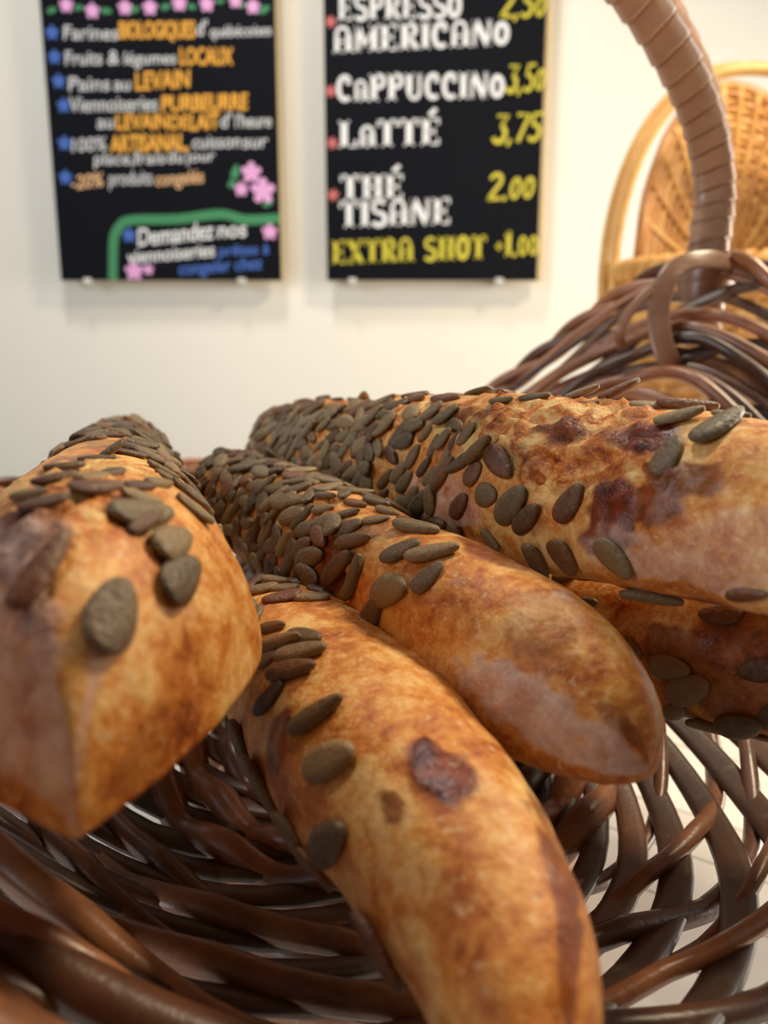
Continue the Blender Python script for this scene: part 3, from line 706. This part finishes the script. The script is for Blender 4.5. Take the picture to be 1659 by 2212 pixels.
SPOTS = {
 0: [(2, 0.015, 2.346, 0.0407, 0.478, 0.6, 0.3), (2, 0.0105, 1.047, 0.0203, 0.179, 0.5, 0.6), (2, 0.0306, 2.178, 0.0226, 0.299, 0.6, 0.4), (0, 0.0651, 1.969, 0.0203, 0.179, 0.95, 0.55), (0, 0.0446, 1.927, 0.0158, 0.179, 0.8, 0.55), (0, 0.2481, 1.592, 0.0181, 0.179, 0.7, 0.5), (1, 0.0829, 1.55, 0.0316, 0.239, 0.9, 0.5), (1, 0.0511, 1.843, 0.0316, 0.269, 0.6, 0.6), (0, 0.34, 1.508, 0.0361, 0.239, 0.6, 0.6), (1, 0.1694, 1.55, 0.0407, 0.299, 0.6, 0.6), (0, 0.0182, 0.126, 0.0181, 0.179, 0.35, 0.6), (0, 0.0651, 1.759, 0.0113, 0.119, 0.7, 0.5)],
 1: [(0, 0.2093, 1.424, 0.0356, 0.183, 0.75, 0.5), (0, 0.1024, 2.053, 0.0498, 0.413, 0.4, 0.65), (2, 0.0883, 2.89, 0.0427, 0.174, 1, 0.28), (2, 0.0344, 3.058, 0.0427, 0.206, 1, 0.28), (2, 0.0091, 3.183, 0.0249, 0.183, 0.8, 0.4), (2, 0.1295, 2.932, 0.0214, 0.115, 0.8, 0.4), (2, 0.0166, 1.173, 0.0249, 0.115, 0.75, 0.4), (0, 0.3886, 2.681, 0.0285, 0.275, 0.9, 0.45), (1, 0.3708, 2.765, 0.0249, 0.275, 0.6, 0.5), (0, 0.3663, 2.011, 0.0214, 0.183, 0.7, 0.5), (0, 0.0091, 2.429, 0.0178, 0.138, 0.6, 0.5), (1, 0.484, 2.094, 0.0569, 0.321, 0.5, 0.6)],
 2: [(0, 0.3142, 1.759, 0.028, 0.167, 1, 0.42), (0, 0.3142, 2.262, 0.0117, 0.083, 0.8, 0.4), (0, 0.4977, 2.765, 0.0233, 0.208, 0.8, 0.5), (0, 0.2521, 0.922, 0.0373, 0.104, 0.7, 0.45), (0, 0.166, 1.131, 0.0653, 0.104, 0.8, 0.4), (0, 0.1982, 1.005, 0.0373, 0.104, 0.8, 0.45), (0, 0.2561, 3.267, 0.042, 0.167, 0.4, 0.6)],
 3: [(2, 0.166, 3.142, 0.0399, 0.375, 0.3, 0.42), (2, 0.2019, 3.393, 0.0349, 0.281, 0.5, 0.45), (2, 0.4292, 3.142, 0.0349, 0.25, 0.5, 0.45), (1, 0.402, 2.22, 0.0648, 0.281, 1, 0.42), (1, 0.3227, 2.011, 0.0548, 0.281, 1, 0.42), (1, 0.3057, 2.555, 0.0399, 0.25, 1, 0.5), (1, 0.2642, 2.555, 0.0399, 0.25, 0.9, 0.5), (1, 0.5572, 2.178, 0.0747, 0.25, 0.8, 0.5), (1, 0.7439, 2.136, 0.0598, 0.25, 0.6, 0.55), (0, 0.2441, 2.178, 0.0224, 0.188, 1, 0.5), (0, 0.3184, 2.262, 0.0199, 0.125, 0.9, 0.5), (0, 0.2441, 2.974, 0.0149, 0.25, 1, 0.45), (0, 0.2207, 2.848, 0.0249, 0.156, 0.9, 0.5), (0, 0.2019, 2.597, 0.0224, 0.156, 0.8, 0.5), (0, 0.34, 2.639, 0.0199, 0.125, 0.5, 0.5), (0, 0.4519, 2.178, 0.0498, 0.156, 0.5, 0.55), (0, 0.2642, 4.231, 0.0299, 0.094, 0.9, 0.4), (0, 0.1872, 4.231, 0.0249, 0.094, 0.8, 0.4), (0, 0.3099, 3.142, 0.01, 0.094, 0.4, 0.5), (0, 0.7318, 2.22, 0.0399, 0.188, 0.5, 0.6)],
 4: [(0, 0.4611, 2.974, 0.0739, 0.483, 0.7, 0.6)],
}
SEEDS = {   # along, around, turn, length, width, tilt, sink
 0: [(0.0384, 1.759, -0.71, 0.0165, 0.75, 0.0, 0.06), (0.0269, 1.089, 0.04, 0.0143, 1.05, 0.0, 0.06), (0.0627, 0.754, -0.07, 0.0149, 1.12, 0.0, 0.06), (0.0751, 0.922, -0.26, 0.0142, 0.9, 0.0, 0.06), (0.0726, 1.131, -0.38, 0.0095, 0.8, 0.35, 0.06), (0.0803, 1.173, -0.73, 0.0157, 0.75, 0.0, 0.06), (0.0883, 1.466, -1.05, 0.0109, 0.97, 0.0, 0.06), (0.1111, 1.508, -0.62, 0.0096, 0.78, 0.0, 0.06), (0.1327, 1.424, -0.44, 0.0095, 0.83, 0.0, 0.06), (0.0777, 1.717, -1.53, 0.0095, 0.75, 0.0, 0.06), (0.0967, 1.801, -2.19, 0.0095, 0.75, 0.0, 0.06), (0.0967, 1.215, -1.12, 0.0095, 0.75, 0.0, 0.06), (0.1111, 1.257, -0.69, 0.0095, 0.75, 0.0, 0.06), (0.1264, 0.922, -1.53, 0.0106, 0.75, 0.0, 0.06), (0.1765, 0.922, -1.73, 0.0123, 0.75, 0.0, 0.06), (0.1872, 0.838, -1.75, 0.0105, 0.75, 0.0, 0.06), (0.1359, 1.173, -0.56, 0.0105, 0.75, 0.0, 0.06), (0.2056, 1.047, -1.67, 0.0095, 0.75, 0.0, 0.06), (0.2207, 1.466, -1.33, 0.0095, 0.75, 0.7, 0.06), (0.166, 1.676, -1.44, 0.0095, 0.75, 0.0, 0.06), (0.2169, 1.55, -1.5, 0.0099, 0.75, 0.0, 0.06), (0.2764, 1.34, -1.56, 0.01, 0.75, 0.0, 0.06), (0.2847, 1.173, -1.58, 0.0105, 0.75, 0.0, 0.06), (0.516, 0.796, -1.65, 0.0149, 0.75, 0.0, 0.06), (0.3057, 0.754, -1.72, 0.0105, 0.75, 0.0, 0.06), (0.1111, 1.676, -1.28, 0.0095, 0.75, 0.0, 0.06), (0.2362, 1.089, -1.63, 0.0102, 0.75, 0.0, 0.06), (0.5023, 1.047, -1.58, 0.0113, 0.8, 0.0, 0.06)],
 1: [(0.2323, 2.262, -1.9, 0.0114, 1.44, 0.0, 0.06), (0.2682, 2.597, -2.67, 0.0152, 1.03, 0.0, 0.06), (0.2521, 1.969, -2.33, 0.0163, 0.75, 0.0, 0.06), (0.2888, 2.136, -2.12, 0.013, 0.93, 0.0, 0.06), (0.3357, 2.681, -1.6, 0.015, 0.78, 0.0, 0.06), (0.3708, 2.681, -2.23, 0.016, 0.75, 0.0, 0.06), (0.2847, 2.932, -1.99, 0.0147, 1.06, 0.0, 0.06), (0.4383, 2.765, -2.72, 0.0165, 0.79, 0.0, 0.06), (0.3663, 2.304, -2.7, 0.0165, 0.75, 0.0, 0.06), (0.3975, 2.178, -2.46, 0.0117, 0.98, 0.0, 0.06), (0.3752, 1.843, -2.35, 0.0095, 1.02, 0.0, 0.06), (0.3142, 1.676, -2.69, 0.0162, 0.75, 0.0, 0.06), (0.4246, 1.969, -2.38, 0.0095, 0.94, 0.0, 0.06), (0.5252, 2.388, -2.73, 0.0152, 0.85, 0.0, 0.06), (0.4702, 2.094, -2.65, 0.0102, 0.86, 0.0, 0.06), (0.4748, 2.471, -2.79, 0.0109, 0.96, 0.0, 0.06), (0.4977, 2.681, -2.0, 0.0098, 1.1, 0.0, 0.06), (0.4474, 3.142, -2.05, 0.0111, 0.83, 0.0, 0.06), (0.5023, 3.142, -2.17, 0.01, 0.97, 0.0, 0.06), (0.5799, 2.806, -1.84, 0.0125, 0.92, 0.0, 0.06), (0.6159, 2.848, -1.89, 0.0132, 0.81, 0.0, 0.06), (0.5435, 3.1, -2.02, 0.0095, 0.93, 0.0, 0.06), (0.3886, 3.225, -2.39, 0.0102, 0.81, 0.0, 0.06), (0.5844, 3.1, -2.31, 0.0095, 0.82, 0.0, 0.06), (0.4931, 1.885, -2.84, 0.0112, 0.75, 0.0, 0.06), (0.5435, 2.136, -2.71, 0.0117, 0.75, 0.0, 0.06), (0.4428, 1.717, -2.87, 0.0109, 0.75, 0.0, 0.06), (0.3931, 1.55, -2.93, 0.0107, 0.75, 0.0, 0.06), (0.3444, 1.592, -2.99, 0.0095, 0.78, 0.0, 0.06), (0.4656, 3.058, -1.75, 0.0095, 0.8, 0.0, 0.06), (0.3619, 3.142, -2.01, 0.0102, 0.94, 0.0, 0.06)],
 2: [(0.4519, 2.304, -2.04, 0.0165, 0.8, 0.0, 0.06), (0.3975, 2.471, -2.3, 0.0157, 0.88, 0.0, 0.06), (0.3575, 2.974, -2.14, 0.0165, 0.99, 0.0, 0.06), (0.5389, 3.435, 2.28, 0.0165, 1.2, 0.0, 0.06), (0.6114, 3.309, -1.21, 0.0165, 1.03, 0.0, 0.06), (0.2723, 3.477, 2.61, 0.0165, 0.75, 0.0, 0.06), (0.5435, 2.22, -2.44, 0.0165, 0.75, 0.0, 0.06), (0.5617, 2.053, -2.25, 0.0155, 0.75, 0.0, 0.06), (0.6069, 2.136, -2.41, 0.0158, 0.75, 0.0, 0.06), (0.5481, 2.555, -2.03, 0.0125, 0.75, 0.0, 0.06), (0.516, 3.435, 2.22, 0.016, 0.75, 0.0, 0.06), (0.4292, 3.477, 2.32, 0.0156, 0.75, 0.0, 0.06), (0.6556, 2.094, -2.59, 0.0112, 0.87, 0.0, 0.06), (0.5889, 1.927, -2.75, 0.0134, 0.75, 0.0, 0.06), (0.3886, 3.602, 2.36, 0.0119, 0.75, 0.0, 0.06), (0.6069, 2.346, -2.29, 0.0095, 0.98, 0.0, 0.06)],
 3: [(0.1982, 1.927, -1.72, 0.0165, 0.99, 0.0, 0.06), (0.2169, 2.388, -1.6, 0.012, 0.97, 0.0, 0.06), (0.2284, 1.885, -2.42, 0.013, 0.75, 0.12, 0.06), (0.2682, 1.634, -2.36, 0.0112, 0.9, 0.0, 0.06), (0.2481, 1.466, -2.43, 0.0165, 0.75, 0.0, 0.06), (0.3099, 1.508, -2.35, 0.0134, 0.75, 0.5, 0.06), (0.2805, 2.932, -2.17, 0.0131, 1.09, 0.0, 0.06), (0.2402, 3.351, 2.4, 0.0134, 0.96, 0.0, 0.06), (0.3184, 3.1, -2.44, 0.0136, 1.11, 0.0, 0.06), (0.3357, 3.016, -2.39, 0.0158, 0.91, 0.0, 0.06), (0.3663, 2.974, -3.09, 0.0101, 1.47, 0.0, 0.06), (0.3575, 2.681, 2.64, 0.0158, 0.84, 0.0, 0.06), (0.3841, 2.597, -2.58, 0.0165, 0.75, 0.2, 0.06), (0.402, 3.1, -2.37, 0.0116, 0.87, 0.0, 0.06), (0.3142, 3.686, 1.47, 0.0165, 0.8, 0.0, 0.06), (0.2847, 3.477, 2.03, 0.0121, 1.17, 0.0, 0.06), (0.3619, 3.435, 2.5, 0.0095, 1.13, 0.0, 0.06), (0.3886, 2.806, -2.32, 0.0098, 1.12, 0.0, 0.06), (0.4292, 2.848, -2.27, 0.0157, 0.75, 0.0, 0.06), (0.4611, 3.142, -2.43, 0.0156, 0.75, 0.0, 0.06), (0.4748, 2.429, -2.02, 0.0102, 0.91, 0.0, 0.06), (0.484, 2.723, -2.08, 0.0105, 0.89, 0.0, 0.06), (0.4565, 2.555, -1.69, 0.011, 0.82, 0.0, 0.06), (0.4428, 2.513, -1.86, 0.0095, 0.93, 0.0, 0.06), (0.4246, 2.513, -1.97, 0.0095, 1.03, 0.0, 0.06), (0.4156, 2.429, -1.83, 0.0095, 0.96, 0.0, 0.06), (0.4292, 2.681, -1.78, 0.0095, 0.91, 0.0, 0.06), (0.2323, 4.273, 2.47, 0.0165, 0.75, 0.0, 0.06), (0.1523, 3.56, -2.88, 0.0105, 0.75, 0.0, 0.06), (0.5023, 2.89, -2.48, 0.0125, 0.75, 0.0, 0.06), (0.5252, 2.974, -2.46, 0.0121, 0.75, 0.0, 0.06), (0.4885, 2.974, -2.43, 0.0116, 0.81, 0.0, 0.06), (0.4611, 2.806, -2.3, 0.0096, 0.94, 0.0, 0.06), (0.4977, 3.183, -2.5, 0.0117, 0.81, 0.0, 0.06), (0.5298, 3.142, -2.5, 0.0105, 0.81, 0.0, 0.06), (0.4748, 3.1, -2.33, 0.0116, 0.8, 0.0, 0.06), (0.34, 1.592, -2.3, 0.0113, 0.75, 0.3, 0.06), (0.3752, 1.801, -2.61, 0.0111, 0.75, 0.0, 0.06), (0.4065, 1.927, -2.75, 0.0095, 0.75, 0.0, 0.06), (0.5023, 1.843, -2.83, 0.014, 0.75, 0.0, 0.06), (0.5481, 1.927, -2.92, 0.0129, 0.75, 0.0, 0.06), (0.3227, 1.717, -2.26, 0.0095, 0.75, 0.0, 0.06), (0.2056, 1.592, -2.5, 0.0095, 0.75, 0.0, 0.06), (0.4428, 2.304, 2.93, 0.0109, 0.75, 0.0, 0.06)],
 4: [(0.5115, 3.016, 3.12, 0.0148, 1.19, 0.0, 0.06), (0.4931, 3.183, -2.73, 0.0165, 0.89, 0.0, 0.06), (0.484, 4.021, 2.59, 0.0165, 0.75, 0.0, 0.06), (0.4474, 3.644, -2.72, 0.0165, 0.97, 0.0, 0.06), (0.5572, 2.89, 2.75, 0.0095, 1.42, 0.0, 0.06), (0.4383, 4.063, 2.66, 0.0095, 1.19, 0.0, 0.06), (0.516, 3.686, -2.49, 0.0121, 0.96, 0.0, 0.06), (0.5481, 3.142, 2.64, 0.0095, 1.35, 0.0, 0.06)],
}
L1 = Loaf([(-.048, .107, -.0725), (-.0755, .195, -.074), (-.115, .32, -.077), (-.178, .53, -.081)], .0335, .050, n0=(0.14, 1.35, 0.80), n1=(0.22, 2.0, 0.5), seed=11, lift=0.0, wp=[1.20, 1.0, .92, .82], hbk=0.12, be=0.26, n0h=(0.12, 2.0, 0.5))
L2 = Loaf([(.058, .154, -.098), (.047, .172, -.096), (.016, .219, -.090), (-.034, .303, -.084), (-.090, .392, -.080)], .0218, .041, n0=(0.17, 2.0, 0.5), n1=(0.15, 2.0, 0.5), seed=23)
L3 = Loaf([(.0265, .080, -.128), (.0225, .103, -.126), (.0205, .124, -.121), (.0040, .163, -.114), (-.0265, .230, -.113), (-.052, .275, -.122)], .0240, .043, n0=(0.62, 2.0, 0.66), n1=(0.2, 2.0, 0.5), seed=35, wp=[1.0, 1.10, 1.20, 1.05])
L4 = Loaf([(.128, .118, -.058), (.094, .182, -.062), (.02, .321, -.070), (-.060, .472, -.080)], .032, .058, n0=(0.55, 2.0, 0.55), n1=(0.06, 2.4, 0.42), seed=47)
L5 = Loaf([(.205, .10, -.080), (.125, .22, -.108), (.02, .36, -.140)], .029, .048, n0=(0.2, 2.0, 0.5), n1=(0.2, 2.0, 0.5), seed=59)
LOAVES = [L1, L2, L3, L4, L5]
LAB = ['pale seeded loaf with a blunt pointed tip and few big seeds, near the left edge',
       'slim seeded loaf with floury underside, lying between the leftmost loaf and the torn-topped loaf',
       'lowest seeded loaf, golden with a dark burnt patch, its near end over the basket front',
       'thick loaf densely seeded on its side with torn glossy cheesy top, below the basket handle',
       'dark shaded seeded loaf lying underneath the thick torn-topped loaf']
RAND = {0: [(.28, .45, .1, 1.3, 60, .0066), (.40, .97, 0, 3.1, 260, .0066)],
        1: [(.42, .60, .3, 3.4, 80, .0062), (.56, .97, -.1, 3.4, 240, .0058)],
        2: [(.70, .95, .2, 3.2, 60, .0075)],
        3: [(.55, .985, 1.9, 3.6, 280, .0060), (.45, .97, .4, 1.9, 40, .010), (.40, .58, 2.2, 3.5, 50, .0070), (.97, .998, .2, 3.0, 40, .006)],
        4: [(.30, .8, .3, 3.4, 40, .011)]}
for k, L in enumerate(LOAVES):
    L.build(LAB[k], SPOTS.get(k, []))
    if not globals().get('NOSEED'): L.seeds(SEEDS.get(k, []), RAND[k])
#TAIL
